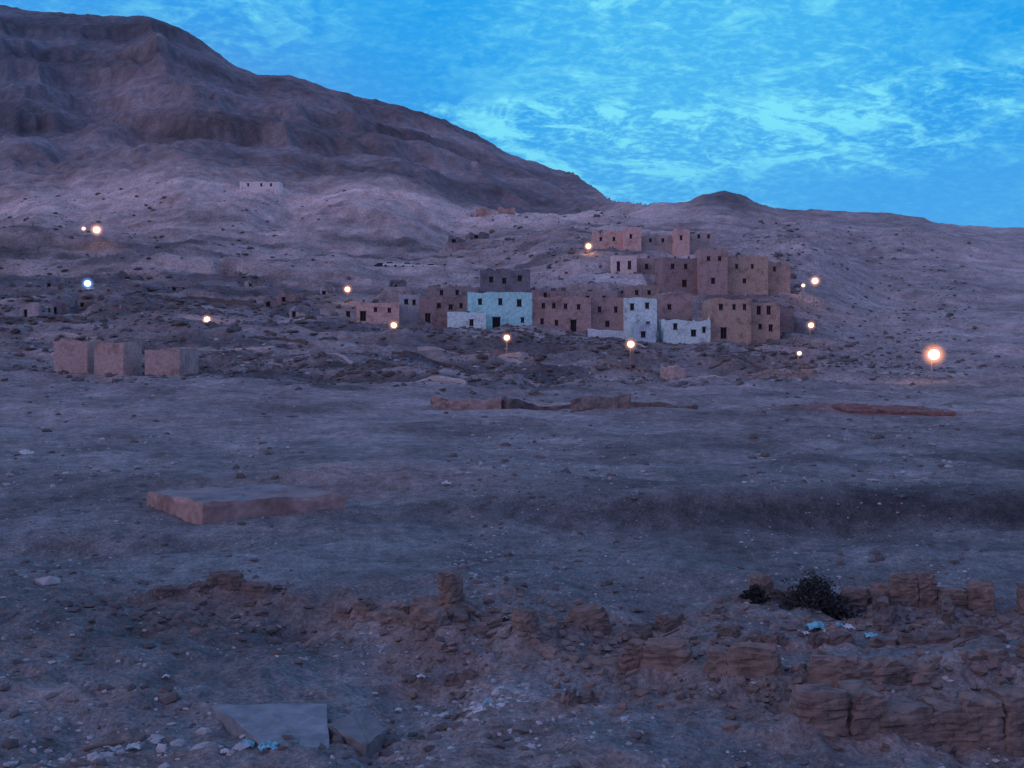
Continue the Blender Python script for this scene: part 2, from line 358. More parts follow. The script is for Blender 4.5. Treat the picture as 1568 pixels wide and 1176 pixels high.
house('mudbrick_tomb_chapel',143,190,523,574,149,5.5,(0.49,.365,.34),[],yaw=-.12,brick=.4,roofstuff=False,jt=.3)
house('mudbrick_tomb_chapel',220,276,533,576,148,6,(0.44,.34,.32),[],yaw=-.15,brick=.4,roofstuff=False,jt=.35)
rr=random.Random(3)
for (px,py,d,wp,hp) in [(45,488,222,34,20),(90,480,228,30,14),(170,486,224,26,16),(455,488,232,26,16),(20,470,240,36,12),(240,455,255,30,10),(390,440,270,34,9),(300,468,246,26,9),(440,462,250,30,10),(350,425,285,30,9),(80,440,262,26,9),(610,440,262,26,10),(200,430,275,24,8),(415,470,243,22,11),(130,470,238,22,9),(500,452,256,20,9),(270,445,262,18,8),(740,334,426,22,15),(775,334,426,26,17),(700,372,352,26,8),(735,366,362,30,8)]:
    house('ruined_mudbrick_house',px-wp/2,px+wp/2,py-hp,py,d,rr.uniform(4,7),rr.choice([DBR,NAVY,GREY]) if d<400 else (0.48,.34,.30),[(px-wp*.2,py-hp*.4,6,hp*.55)] if d<400 else [],yaw=rr.uniform(-.3,.3),brick=.7,roofstuff=False,jt=1.2)
# levelled car park above the village
FLATS.append((W(622,303),303,8.5,5.5,ZZ(411,303),4.0))
for a in HN: build_house(a)

# ------------------------------------------------------------------ terrain mesh
ys=np.concatenate([np.linspace(-80,13,24),np.exp(np.linspace(math.log(14),math.log(1150),1150)),np.linspace(1180,6000,24)])
uc=np.linspace(-.60,.60,1150)
out=.6+np.cumsum(np.geomspace(.004,6,34))
us=np.concatenate([-out[::-1],uc,out])
UU,YY=np.meshgrid(us,ys); XX=UU*np.maximum(YY,14.0)
NX,NY=len(us),len(ys)
xf,yf=XX.ravel(),YY.ravel()
zf=H(xf,yf)
me=bpy.data.meshes.new('desert_ground')
me.vertices.add(NX*NY); me.vertices.foreach_set('co',np.stack([xf,yf,zf],1).ravel().astype(np.float32))
idx=np.arange(NX*NY).reshape(NY,NX)
q=np.stack([idx[:-1,:-1],idx[:-1,1:],idx[1:,1:],idx[1:,:-1]],-1).reshape(-1,4)
nf=len(q); me.loops.add(nf*4); me.loops.foreach_set('vertex_index',q.ravel().astype(np.int32))
me.polygons.add(nf); me.polygons.foreach_set('loop_start',(np.arange(nf)*4).astype(np.int32)); me.polygons.foreach_set('loop_total',np.full(nf,4,np.int32))
me.polygons.foreach_set('use_smooth',np.ones(nf,bool)); me.update(calc_edges=True)
def lerp3(c,col,w): return c*(1-w[:,None])+np.array(col)[None,:]*w[:,None]
px=784+F*xf/np.maximum(yf,14.0); D=np.maximum(yf,1)
n1=fbm(xf/60,yf/60,4,41); n2=fbm(xf/9,yf/6,4,42); n3=fbm(xf/2.2,yf/1.6,4,43); n4=fbm(xf/26,yf/9,4,46); n5=fbm(xf/4.,yf/3.,4,48)
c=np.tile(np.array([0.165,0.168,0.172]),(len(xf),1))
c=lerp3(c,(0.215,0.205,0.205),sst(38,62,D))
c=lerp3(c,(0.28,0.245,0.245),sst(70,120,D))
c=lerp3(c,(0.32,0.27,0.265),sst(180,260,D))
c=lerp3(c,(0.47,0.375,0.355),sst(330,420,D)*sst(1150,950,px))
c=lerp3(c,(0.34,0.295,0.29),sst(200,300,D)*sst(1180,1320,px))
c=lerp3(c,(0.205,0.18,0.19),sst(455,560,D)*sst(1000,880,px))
c=lerp3(c,(0.11,0.13,0.155),sst(480,720,D)*sst(470,120,px)*.85)  # distant haze on the left mountain, put into its colour as a bluish tint
c=lerp3(c,(0.30,0.22,0.21),np.exp(-((px-200)/90.)**2)*sst(520,600,D)*sst(860,760,D)*.4)
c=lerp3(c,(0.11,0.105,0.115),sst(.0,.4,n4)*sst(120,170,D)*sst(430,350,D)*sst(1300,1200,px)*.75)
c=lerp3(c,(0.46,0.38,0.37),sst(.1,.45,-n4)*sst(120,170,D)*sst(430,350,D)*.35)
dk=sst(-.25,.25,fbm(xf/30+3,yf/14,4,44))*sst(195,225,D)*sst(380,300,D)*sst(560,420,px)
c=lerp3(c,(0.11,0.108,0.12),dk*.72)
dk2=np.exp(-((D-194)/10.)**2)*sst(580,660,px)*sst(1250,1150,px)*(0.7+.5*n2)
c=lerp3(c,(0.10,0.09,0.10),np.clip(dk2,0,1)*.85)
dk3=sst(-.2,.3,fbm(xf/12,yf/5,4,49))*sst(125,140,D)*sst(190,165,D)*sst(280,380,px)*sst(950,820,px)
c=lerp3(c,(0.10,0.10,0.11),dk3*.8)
bank_shade=np.exp(-((D-51.2-.6*vnoise(xf/6,yf*0,71))/1.6)**2)*sst(690,800,px); c=lerp3(c,(0.075,0.082,0.09),np.clip(bank_shade,0,1)*.85)  # shade of the viewer-facing scarp painted into the ground colour
bank2_shade=np.exp(-((D-42.5-.8*vnoise(xf/5,yf*0,72))/1.5)**2)*sst(460,300,px); c=lerp3(c,(0.08,0.085,0.09),np.clip(bank2_shade,0,1)*.8)  # shade along the left dip, also painted as darker ground
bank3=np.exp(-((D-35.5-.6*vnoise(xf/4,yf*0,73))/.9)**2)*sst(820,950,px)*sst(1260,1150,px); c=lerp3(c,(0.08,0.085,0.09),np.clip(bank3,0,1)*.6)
tr=np.exp(-((D-47)/.5)**2)*sst(300,340,px)*sst(720,600,px); c=lerp3(c,(0.33,0.30,0.29),np.clip(tr,0,1)*.35)
rd=np.exp(-((xf-W(1340,112))/11.)**2-((yf-111.5)/3.)**2); c=lerp3(c,(0.24,0.11,0.095),np.clip(rd,0,1)*.9)
tl=np.exp(-((xf-W(560,62))/7.)**2-((yf-61)/5.)**2); c=lerp3(c,(0.29,0.22,0.21),np.clip(tl,0,1)*.7)
kn=np.exp(-((px-1108)/45.)**2)*sst(490,530,D)*sst(2000,1000,D); c=lerp3(c,(0.12,0.12,0.13),np.clip(kn,0,1)*.85)
c=lerp3(c,(0.21,.17,.16),sst(.0,.25,fbm(xf/3.+9,yf/2.,4,47))*sst(36,31,D)*.75)
bd=np.zeros_like(xf); m=(yf<38)&(yf>15)
for (a,b_,bh,bw) in BERM:
    dx,dy=b_[0]-a[0],b_[1]-a[1]; tt=np.clip(((xf[m]-a[0])*dx+(yf[m]-a[1])*dy)/(dx*dx+dy*dy),0,1)
    bd[m]=np.maximum(bd[m],np.exp(-((xf[m]-a[0]-tt*dx)**2+(yf[m]-a[1]-tt*dy)**2)/.8))
c=lerp3(c,(0.23,.175,.16),np.clip(bd*(.8+.4*n5),0,1)*.8)
pale=np.exp(-((D-275)/9.)**2)*np.exp(-((px-930)/70.)**2); c=lerp3(c,(0.48,0.44,0.44),np.clip(pale,0,1)*.7)
st=np.sin(zf/9.0+4*fbm(xf/110,yf/110,4,51)); c*=(1+.22*st*sst(470,560,D)*sst(1000,860,px))[:,None]
c*=(1+.34*n1+.30*n2+.30*n5+.2*n3*sst(400,100,D))[:,None]
c*=1.12
c=np.clip(c,.03,.75)
ca=me.color_attributes.new('soil_and_shade','FLOAT_COLOR','POINT'); ca.data.foreach_set('color',np.concatenate([c,np.ones((len(c),1))],1).ravel().astype(np.float32))
g,nt,b=new_mat('desert_soil'); L=nt.links
at=nn(nt,'ShaderNodeAttribute',attribute_name='soil_and_shade'); geo=nn(nt,'ShaderNodeNewGeometry')
cc=at.outputs['Color']
for sc,lo,hi,det in ((9.0,.62,1.38,4.0),(1.3,.62,1.36,6.0),(.16,.76,1.24,6.0)):
    n=nn(nt,'ShaderNodeTexNoise',Scale=sc,Detail=det,Roughness=.75); L.new(geo.outputs['Position'],n.inputs['Vector'])
    cc=mixc(nt,1.0,cc,ramp(nt,n.outputs['Fac'],.34,lo,.66,hi),'MULTIPLY')
    if sc==1.3: nb=n
v=nn(nt,'ShaderNodeTexVoronoi',Scale=2.6); L.new(geo.outputs['Position'],v.inputs['Vector'])
cc=mixc(nt,ramp(nt,v.outputs['Distance'],.08,1.0,.14,0.0),cc,mixc(nt,1.0,cc,(1.8,1.8,1.8),'MULTIPLY'))
L.new(cc,b.inputs['Base Color'])
bp=nn(nt,'ShaderNodeBump',Strength=1.0,Distance=.32); L.new(nb.outputs['Fac'],bp.inputs['Height']); L.new(bp.outputs[0],b.inputs['Normal'])
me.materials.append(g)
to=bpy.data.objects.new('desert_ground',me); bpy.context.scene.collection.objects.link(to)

# ------------------------------------------------------------------ stones
ph=(1+5**.5)/2
IV=np.array([(-1,ph,0),(1,ph,0),(-1,-ph,0),(1,-ph,0),(0,-1,ph),(0,1,ph),(0,-1,-ph),(0,1,-ph),(ph,0,-1),(ph,0,1),(-ph,0,-1),(-ph,0,1)],float); IV/=np.linalg.norm(IV[0])
IF=np.array([(0,11,5),(0,5,1),(0,1,7),(0,7,10),(0,10,11),(1,5,9),(5,11,4),(11,10,2),(10,7,6),(7,1,8),(3,9,4),(3,4,2),(3,2,6),(3,6,8),(3,8,9),(4,9,5),(2,4,11),(6,2,10),(8,6,7),(9,8,1)])
def stones(name,X,Y,S,mat,seed,flat=.6):
    rng=np.random.default_rng(seed); n=len(X); Z=H(X,Y)
    V=IV[None]*(1+rng.uniform(-.3,.3,(n,12,1)))*S[:,None,None]*rng.uniform(.6,1.4,(n,1,3))
    V[:,:,2]*=flat; a=rng.uniform(0,6.28,n); ca_,sa=np.cos(a)[:,None],np.sin(a)[:,None]
    x=V[:,:,0]*ca_-V[:,:,1]*sa; y=V[:,:,0]*sa+V[:,:,1]*ca_
    V=np.stack([x+X[:,None],y+Y[:,None],V[:,:,2]+Z[:,None]+S[:,None]*.05],-1).reshape(-1,3)
    Fc=(IF[None]+(np.arange(n)*12)[:,None,None]).reshape(-1,3)
    return mk(name,V.tolist(),Fc.tolist(),[mat])
rng=np.random.default_rng(5)
def scat(n,d0,d1,s0,s1,pw=3.0,pxr=(-250,1820),th=-.05):
    d=np.exp(rng.uniform(math.log(d0),math.log(d1),n)); p=rng.uniform(*pxr,n); s=s0+(s1-s0)*rng.uniform(0,1,n)**pw
    X=W(p,d); sc_=np.maximum(d*.05,1.5)
    k=fbm(X/sc_,d/sc_,3,91)+rng.uniform(-.25,.25,n)>th
    return X[k],d[k],s[k]
PST=plain('pale_limestone',(0.44,0.44,0.45),var=.4,scale=1.5); DST=plain('brown_stone',(0.155,0.14,0.14),var=.4,scale=1.5)
MB=mudbrick(); MB2=mudbrick((0.21,0.17,0.16)); RUB=plain('brick_rubble',(0.24,0.19,0.175),var=.4,scale=2.)
X,Y,S=scat(11000,17,60,.012,.09,5,th=.0); stones('scattered_pebbles',X,Y,S,PST,1)
X,Y,S=scat(5500,17,60,.02,.18,4,th=.03); stones('scattered_stones',X,Y,S,DST,2)
X,Y,S=scat(4200,60,170,.05,.24,5,th=.05); stones('scattered_pebbles',X,Y,S,PST,3)
X,Y,S=scat(1500,60,170,.08,.4,4,th=.1); stones('scattered_stones',X,Y,S,DST,4)
X,Y,S=scat(7500,170,430,.2,1.1,5,pxr=(-250,1250),th=.0); stones('hillside_boulders',X,Y,S,DST,6)
X,Y,S=scat(2200,170,430,.2,.8,5,pxr=(1200,1820),th=.05); stones('hillside_boulders',X,Y,S,DST,8)
X,Y,S=scat(2600,160,430,.15,.7,5,th=.0); stones('hillside_boulders',X,Y,S,PST,7)
def cluster(px,d,rx,ry,n,s0,s1,mat,name,seed):
    r=np.random.default_rng(seed); X=W(px,d)+r.normal(0,rx,n); Y=d+r.normal(0,ry,n); S=s0+(s1-s0)*r.uniform(0,1,n)**2.5
    stones(name,X,Y,S,mat,seed)
cluster(740,23.6,.7,.8,150,.02,.12,PST,'rubble_pile',11)
cluster(300,31,1.8,.5,150,.05,.26,DST,'rubble_pile',12)
cluster(640,30,2.2,.7,240,.04,.22,RUB,'rubble_pile',13)
cluster(900,27,2.4,.9,280,.04,.20,RUB,'rubble_pile',14)
cluster(1300,23.5,2.8,1.2,440,.04,.20,RUB,'rubble_pile',15)
cluster(1350,31,3.4,.8,280,.04,.20,RUB,'rubble_pile',16)
cluster(180,42,3,.5,130,.05,.25,DST,'rubble_pile',17)
cluster(170,21,1.6,.5,110,.03,.16,PST,'rubble_pile',18)
cluster(560,21.5,.9,.7,110,.03,.18,DST,'rubble_pile',19)
cluster(620,160,26,7,800,.15,.8,DST,'rubble_pile',20)
cluster(560,165,24,5,320,.1,.4,PST,'rubble_pile',21)
cluster(420,150,20,8,420,.15,.7,DST,'rubble_pile',22)
cluster(1120,200,26,4,450,.2,.8,DST,'rubble_pile',23)
cluster(860,212,30,5,550,.2,.8,DST,'rubble_pile',24)
cluster(230,225,40,16,1000,.3,1.1,DST,'rubble_pile',25)
stones('limestone_boulder',np.array([W(76,34.5)]),np.array([34.5]),np.array([.36]),PST,31,flat=.8)

# ------------------------------------------------------------------ ruined walls
def chunkwall(name,pts,hmax,th,mat,seed,gap=.15,lmin=.5,lmax=1.3,hmin=.12,bricks=3.0,ch=.16):
    rg=random.Random(seed); V=[];Fc=[]
    P=[np.array((W(px,d),d)) for px,d in pts]
    def chunk(c,ang,l,t,h,z0,lean):
        ca_,sa=math.cos(ang),math.sin(ang); S=4
        base=[]
        for i in range(S): base.append((-l/2+l*i/S,-t/2))
        for i in range(S): base.append((l/2,-t/2+t*i/S))
        for i in range(S): base.append((l/2-l*i/S,t/2))
        for i in range(S): base.append((-l/2,t/2-t*i/S))
        base=[(x*(.9 if i%S==0 else 1),y*(.88 if i%S==0 else 1)) for i,(x,y) in enumerate(base)]
        n=len(base); lay=[]; nc=max(1,int(round(h/ch))); zs=[(-.7,1.2),(-.02,1.08)]
        er=[rg.uniform(-.06,.05) for _ in range(n)]
        for k in range(nc):
            s=1.02-.06*(k+1)/nc+rg.uniform(-.03,.03)-(.10 if k==nc-1 else 0)
            zs+=[(k*ch+.03,s),(k*ch+ch*.85,s-.02)]
        for k,(zz,s) in enumerate(zs):
            row=[]
            for i,(x,y) in enumerate(base):
                s2=s+er[i]*1.4
                x2=x*s2+rg.uniform(-.03,.03)+lean*max(zz,0); y2=y*s2+rg.uniform(-.03,.03)
                row.append(len(V)); V.append((c[0]+x2*ca_-y2*sa,c[1]+x2*sa+y2*ca_,z0+zz+rg.uniform(-.025,.025)+(rg.uniform(-.12,.03) if k==len(zs)-1 else 0)))
            lay.append(row)
        for a,b_ in zip(lay,lay[1:]):
            for k in range(n): Fc.append((a[k],a[(k+1)%n],b_[(k+1)%n],b_[k]))
        top=lay[-1]; cc_=len(V); V.append((c[0]+lean*h,c[1],z0+zs[-1][0]+rg.uniform(-.02,.07)))
        for k in range(n): Fc.append((top[k],top[(k+1)%n],cc_))
    for i in range(len(P)-1):
        v_=P[i+1]-P[i]; L_=np.linalg.norm(v_); ang=math.atan2(v_[1],v_[0]); s=0
        while s<L_:
            l=rg.uniform(lmin,lmax); c_=P[i]+v_*(s+l/2)/L_; s+=l*.92
            if rg.random()<gap: s+=rg.uniform(0,.2); continue
            nz=.6+1.0*float(fbm(c_[0]/2.0,c_[1]/2.0+seed,3,seed))+rg.uniform(-.35,.35)
            h=hmin+(hmax-hmin)*min(1,max(0,nz))
            off=rg.uniform(-.12,.12); c2=(c_[0]-math.sin(ang)*off,c_[1]+math.cos(ang)*off)
            chunk(c2,ang+rg.uniform(-.16,.16),l,th*rg.uniform(.8,1.2),h,h1(*c2)-.08,rg.uniform(-.1,.1))
            for k in range(int(bricks*l)):
                bx=(c_[0]+rg.gauss(0,.5),c_[1]+rg.gauss(-.5,.45)); sc_=rg.uniform(.5,1.0)
                b0=len(V); zb=h1(*bx)
                E=Euler((rg.uniform(-.6,.6),rg.uniform(-.6,.6),rg.uniform(0,3.14))).to_matrix()
                VV=[];FF=[]; box(VV,FF,-.15*sc_,.15*sc_,-.08*sc_,.08*sc_,-.06*sc_,.06*sc_)
                for p in VV:
                    q_=E@Vector([p[0]+rg.uniform(-.03,.03),p[1]+rg.uniform(-.03,.03),p[2]+rg.uniform(-.02,.02)]); V.append((bx[0]+q_[0],bx[1]+q_[1],zb+.01+q_[2]))
                for f in FF: Fc.append(tuple(b0+j for j in f))
    return mk(name,V,Fc,[mat])
def ruin(name,pts,hmax,th,mat,seed,base=.0,hmin=.1,wave=1.3):
    P=[np.array((W(px,d),d)) for px,d in pts]
    samp=[]
    for i in range(len(P)-1):
        L_=np.linalg.norm(P[i+1]-P[i]); n=max(2,int(L_/(.16*max(1,pts[0][1]/60))))
        for k in range(n): samp.append(P[i]+(P[i+1]-P[i])*k/n)
    samp.append(P[-1]); samp=np.array(samp); n=len(samp)
    t=np.gradient(samp,axis=0); t/=np.linalg.norm(t,axis=1)[:,None]+1e-9; nr=np.stack([-t[:,1],t[:,0]],1)
    s=np.arange(n)*.16
    off=.25*fbm(s/1.5,s*0+seed,3,seed); samp=samp+nr*off[:,None]
    hh=fbm(s/wave,s*0+seed*3.1,4,seed+1); hh=np.clip(.55+hh*1.5,0,1); hh=np.round(hh*7)/7
    hh=hmin+(hmax-hmin)*hh
    Z=H(samp[:,0],samp[:,1])
    V=[];rows=[(-.5,-.4),(-.52,0.15),(-.49,.55),(-.45,.97),(-.12,1.04),(.2,1.0),(.45,.94),(.5,.4),(.5,-.4)]
    for i in range(n):
        for j,(a,b_) in enumerate(rows):
            q_=samp[i]+nr[i]*th*(a+.10*float(vnoise(s[i]*3,j*1.7,seed+5)))
            zz=Z[i]+(hh[i]*b_ if b_>=0 else -.8)+(.05*float(vnoise(s[i]*4,j*2.3,seed+6)) if b_>0 else 0)
            V.append((q_[0],q_[1],zz))
    m=len(rows); Fc=[]
    for i in range(n-1):
        for j in range(m-1): Fc.append((i*m+j,(i+1)*m+j,(i+1)*m+j+1,i*m+j+1))
    Fc.append(tuple(range(m))); Fc.append(tuple((n-1)*m+j for j in range(m))[::-1])
    return mk(name,V,Fc,[mat])
R='ruined_mudbrick_wall'
for pts,hm,th,mk_,sd,gp,l0_,l1_,bh in RUINS: chunkwall(R,pts,hm,th,MB if mk_==1 else MB2,sd,gp,l0_,l1_)
PLW=plain('pale_mud_cap',(0.52,0.48,0.47),var=.3)
ruin('low_mud_wall',[(665,117),(772,115)],1.5,2.6,mudbrick((0.42,.32,.30)),21,hmin=1.1,wave=6)
ruin('low_mud_wall',[(772,114),(800,116),(875,118)],1.1,1.2,MB2,22,hmin=.4,wave=4)
ruin('low_mud_wall',[(875,112),(965,111)],1.9,2.2,mudbrick((0.28,.24,.23)),23,hmin=1.3,wave=5)
ruin('low_mud_wall',[(965,119),(1010,118),(1065,114)],.8,.9,MB2,24,hmin=.3,wave=3)
ruin('low_mud_wall',[(780,121),(860,122),(1000,122)],.5,.6,PLW,240,hmin=.3,wave=5)
ruin('low_mud_wall',[(1275,110.5),(1330,110),(1460,109)],.3,1.0,mudbrick((0.30,.17,.15)),25,hmin=.05,wave=6)
ruin('low_mud_wall',[(1050,180),(1130,178),(1245,176)],1.3,.9,mudbrick((0.42,.33,.30)),26,hmin=.7,wave=6)
ruin(R,[(1012,178),(1030,177.5),(1048,178)],3.0,1.2,mudbrick((0.68,.52,.48)),27,hmin=1.2,wave=2)
ruin('low_mud_wall',[(1070,166),(1190,164)],.6,.8,PLW,28,hmin=.2,wave=6)
ruin('white_garden_wall',[(900,221),(955,220)],1.6,.6,plain('white_plaster',(.6,.72,.78)),29,hmin=1.2,wave=6)
for i,(a,b_,d_) in enumerate([(600,740,172),(640,800,182),(560,660,160),(450,560,165),(700,850,170),(220,340,212),(560,700,206),(900,1000,206),(1085,1190,196),(300,420,176),(0,140,208),(600,715,148),(500,600,152),(620,760,162),(380,470,192),(40,160,192),(240,400,238)]):
    ruin('terrace_edge',[(a,d_),((a+b_)/2,d_+1.5),(b_,d_-1)],.6,.7,PLW if i%2 else MB2,40+i,hmin=.05,wave=5)

# ------------------------------------------------------------------ tomb block
def prism(name,top,zt,zb,mat,jit=.03,seg=10,topmat=None):
    rg=random.Random(len(name)+int(top[0][0]*10)); V=[];Fc=[];FM=[]
    def P(i,t): 
        a,b_=top[i],top[(i+1)%4]; return (a[0]+(b_[0]-a[0])*t,a[1]+(b_[1]-a[1])*t,zt[i]+(zt[(i+1)%4]-zt[i])*t)
    ring=[]
    for i in range(4):
        for k in range(seg): ring.append(P(i,k/seg))
    n=len(ring); cx=sum(p[0] for p in ring)/n; cy=sum(p[1] for p in ring)/n; cz=sum(p[2] for p in ring)/n
    layers=[]
    for s_,f in ((0.0,.985),(.06,1.0),(.5,1.005),(1.0,1.01)):
        row=[]
        for p in ring:
            j=rg.uniform(-jit,jit); row.append(len(V))
            V.append((cx+(p[0]-cx)*f+j,cy+(p[1]-cy)*f+j*.5,p[2]+(zb-p[2])*s_+rg.uniform(-jit,jit)*(1 if s_<.3 else 0)))
        layers.append(row)
    for a,b_ in zip(layers,layers[1:]):
        for k in range(n): Fc.append((a[k],b_[k],b_[(k+1)%n],a[(k+1)%n])); FM.append(0)
    c0=len(V); V.append((cx,cy,cz)); mid=[]
    for k in range(n):
        p=V[layers[0][k]]; mid.append(len(V)); V.append((cx+(p[0]-cx)*.6,cy+(p[1]-cy)*.6,cz+(p[2]-cz)*.6+rg.uniform(-jit,jit)))
    for k in range(n):
        Fc.append((layers[0][k],layers[0][(k+1)%n],mid[(k+1)%n],mid[k])); Fc.append((mid[k],mid[(k+1)%n],c0)); FM+=[1,1]
    return mk(name,V,Fc,[mat,topmat or mat],FM)
def onz(px,py,z): d=(CZ-z)*F/(py-YH); return (W(px,d),d)
zt=ZZ(768,48.5)
tp=[onz(223,753,zt),onz(310,770,zt),onz(528,757,zt),onz(430,741,zt)]
prism('mudbrick_tomb',tp,[zt]*4,zt-3.0,plaster((0.38,0.28,0.26),brick=.5),.07,14,plain('mud_roof_sky_tint',(0.27,0.255,0.26),var=.35,scale=.8))  # separate top colour stands in for blue sky light on the roof
def slab(name,corners,zt_,th,mat):
    tp=[onz(px,py,zt_) for px,py in corners]; return prism(name,tp,[zt_]*4,zt_-th,mat,.02,7)
zs=h1(W(415,22),22)+.22
CONC=plain('weathered_concrete',(0.25,0.275,0.30),var=.4,scale=1.5)
slab('concrete_slab',[(325,1078),(450,1176),(505,1150),(500,1078)],zs,.7,CONC)
slab('stone_slab',[(500,1108),(560,1140),(592,1118),(560,1085)],zs+.05,.6,plain('grey_stone',(0.19,0.2,0.21)))

# ------------------------------------------------------------------ litter
def crumple(name,px,d,s,mat,seed):
    rg=np.random.default_rng(seed); n=9; V=[];Fc=[]
    x0,y0=W(px,d),d; z0=h1(x0,y0)
    for i in range(n):
        for j in range(n):
            u=(i/(n-1)-.5)*2; v_=(j/(n-1)-.5)*2; r=max(0,1-.5*(u*u+v_*v_))
            V.append((x0+u*s+rg.normal(0,s*.12),y0+v_*s*.8+rg.normal(0,s*.12),z0+.04+r*s*.7*rg.uniform(.3,1.3)))
    for i in range(n-1):
        for j in range(n-1): Fc.append((i*n+j,(i+1)*n+j,(i+1)*n+j+1,i*n+j+1))
    return mk(name,V,Fc,[mat])
BAG=plain('cyan_plastic',(0.22,0.58,0.68),.4,.4,8.); WBAG=plain('white_plastic',(0.6,0.66,0.70),.4,.3,8.)
for i,(px,d,s,m) in enumerate([(1250,30.3,.26,BAG),(1300,29.8,.15,WBAG),(1335,29.4,.18,BAG),(1235,30,.12,WBAG),(1285,30.2,.12,BAG),(378,20.9,.14,BAG),(412,20.5,.18,BAG),(375,21.6,.1,WBAG),(735,22.6,.14,WBAG),(748,23.5,.1,BAG),(684,58.5,.25,WBAG),(205,21,.12,WBAG),(40,75,.5,WBAG),(725,24.2,.08,WBAG),(610,24,.07,WBAG),(645,25.8,.09,WBAG),(255,26,.08,WBAG),(345,20.6,.09,WBAG)]):
    crumple('plastic_bag' if s>.13 else 'paper_scrap',px,d,s,m,100+i)
def stick(px0,d0,px1,d1,r,z0=.05,z1=.3):
    a=np.array((W(px0,d0),d0,0.)); b_=np.array((W(px1,d1),d1,0.)); a[2]=h1(a[0],a[1])+z0; b_[2]=h1(b_[0],b_[1])+z1
    V=[];Fc=[]; t=(b_-a)/np.linalg.norm(b_-a); s=np.cross(t,(0,0,1)); s/=np.linalg.norm(s); u=np.cross(s,t)
    for k,p in enumerate((a,(a+b_)/2+u*r*.8,b_)):
        for j in range(6):
            an=j*math.pi/3; V.append(tuple(p+(s*math.cos(an)+u*math.sin(an))*r*(1-.15*k)))
    for k in range(2):
        for j in range(6): Fc.append((k*6+j,k*6+(j+1)%6,(k+1)*6+(j+1)%6,(k+1)*6+j))
    Fc+= [(5,4,3,2,1,0),(12,13,14,15,16,17)]
    mk('wooden_stick',V,Fc,[WOOD])
stick(1005,29,1040,28.2,.03); stick(130,21,190,20.6,.04); stick(1460,26,1500,25.8,.03)

def shrub(px,d,r,seed):
    rg=random.Random(seed); x0,y0=W(px,d),d; z0=h1(x0,y0); V=[];Fc=[];FM=[]
    for i in range(50):
        a=rg.uniform(0,6.28); el=rg.uniform(.2,1.5); l=r*rg.uniform(.5,1.1)
        e=np.array((math.cos(a)*math.cos(el)*l*1.1,math.sin(a)*math.cos(el)*l,math.sin(el)*l*1.05))
        b0=len(V); V+=[(x0-.02,y0,z0),(x0+.02,y0,z0),(x0+e[0],y0+e[1],z0+e[2])]; Fc.append((b0,b0+1,b0+2)); FM.append(0)
        for k in range(110):
            t=rg.uniform(.2,1.05); p=np.array((x0,y0,z0))+e*t+np.array([rg.gauss(0,r*.11) for _ in range(3)])
            s=rg.uniform(.02,.055); q1=np.array([rg.uniform(-1,1) for _ in range(3)])*s; q2=np.array([rg.uniform(-1,1) for _ in range(3)])*s
            b0=len(V); V+=[tuple(p-q1),tuple(p+q2),tuple(p+q1),tuple(p-q2)]; Fc.append((b0,b0+1,b0+2,b0+3)); FM.append(1)
    mk('dry_shrub',V,Fc,[WOOD,plain('shrub_leaves',(0.055,0.057,0.06))],FM)
shrub(1240,32.4,1.05,1); shrub(1268,32.6,1.0,2); shrub(1156,33,.4,3); shrub(768,29.2,.6,4)

# ------------------------------------------------------------------ cars
def car(px,py,d,yaw,col):
    z=h1(W(px,d),d); root=empty('parked_car',(W(px,d),d,z),yaw)
    prof=[(-2.1,.35),(-2.15,.75),(-2.0,.95),(-1.55,1.0),(-1.1,1.45),(.5,1.48),(1.15,1.0),(1.95,.88),(2.15,.7),(2.15,.35)]
    V=[];Fc=[];n=len(prof)
    for y,sc in ((-.82,1),(.82,1)):
        for (x,zz) in prof: V.append((x,y*(0.86 if zz>1.2 else 1),zz))
    for i in range(n): Fc.append((i,(i+1)%n,n+(i+1)%n,n+i))
    Fc+=[tuple(range(n))[::-1],tuple(range(n,2*n))]
    mk('body',V,Fc,[plain('car_paint',col,.35,.05)],None,root)
    GV=[];GF=[]
    for s in (-1,1):
        b0=len(GV); GV+=[(-1.3,s*.825,1.03),(.95,s*.825,1.03),(.42,s*.735,1.4),(-1.0,s*.735,1.4)]; GF.append((b0,b0+1,b0+2,b0+3) if s<0 else (b0+3,b0+2,b0+1,b0))
    b0=len(GV); GV+=[(.62,-.64,1.42),(.62,.64,1.42),(1.13,.72,1.035),(1.13,-.72,1.035)]; GF.append((b0,b0+1,b0+2,b0+3))
    mk('windows',GV,GF,[plain('car_glass',(0.02,0.025,0.03),.15,.05)],None,root)
    WV=[];WF=[]
    for x in (-1.35,1.35):
        for y in (-.86,.66):
            b0=len(WV)
            for yy in (y,y+.2):
                for k in range(14): WV.append((x+.33*math.cos(k*math.pi/7),yy,.33+.33*math.sin(k*math.pi/7)))
            for k in range(14): WF.append((b0+k,b0+(k+1)%14,b0+14+(k+1)%14,b0+14+k))
            WF+=[tuple(range(b0,b0+14)),tuple(range(b0+14,b0+28))[::-1]]
    mk('wheels',WV,WF,[plain('tyre_rubber',(0.03,0.03,0.03))],None,root)
CARS=((584,304,.2,(.06,.06,.07)),(598,300,.1,(.75,.76,.78)),(624,302,.3,(.8,.8,.8)),(643,304,-.4,(.6,.62,.65)),(661,306,.1,(.85,.85,.85)))
for px,d,yw,cl in CARS: car(px,0,d,yw,cl)

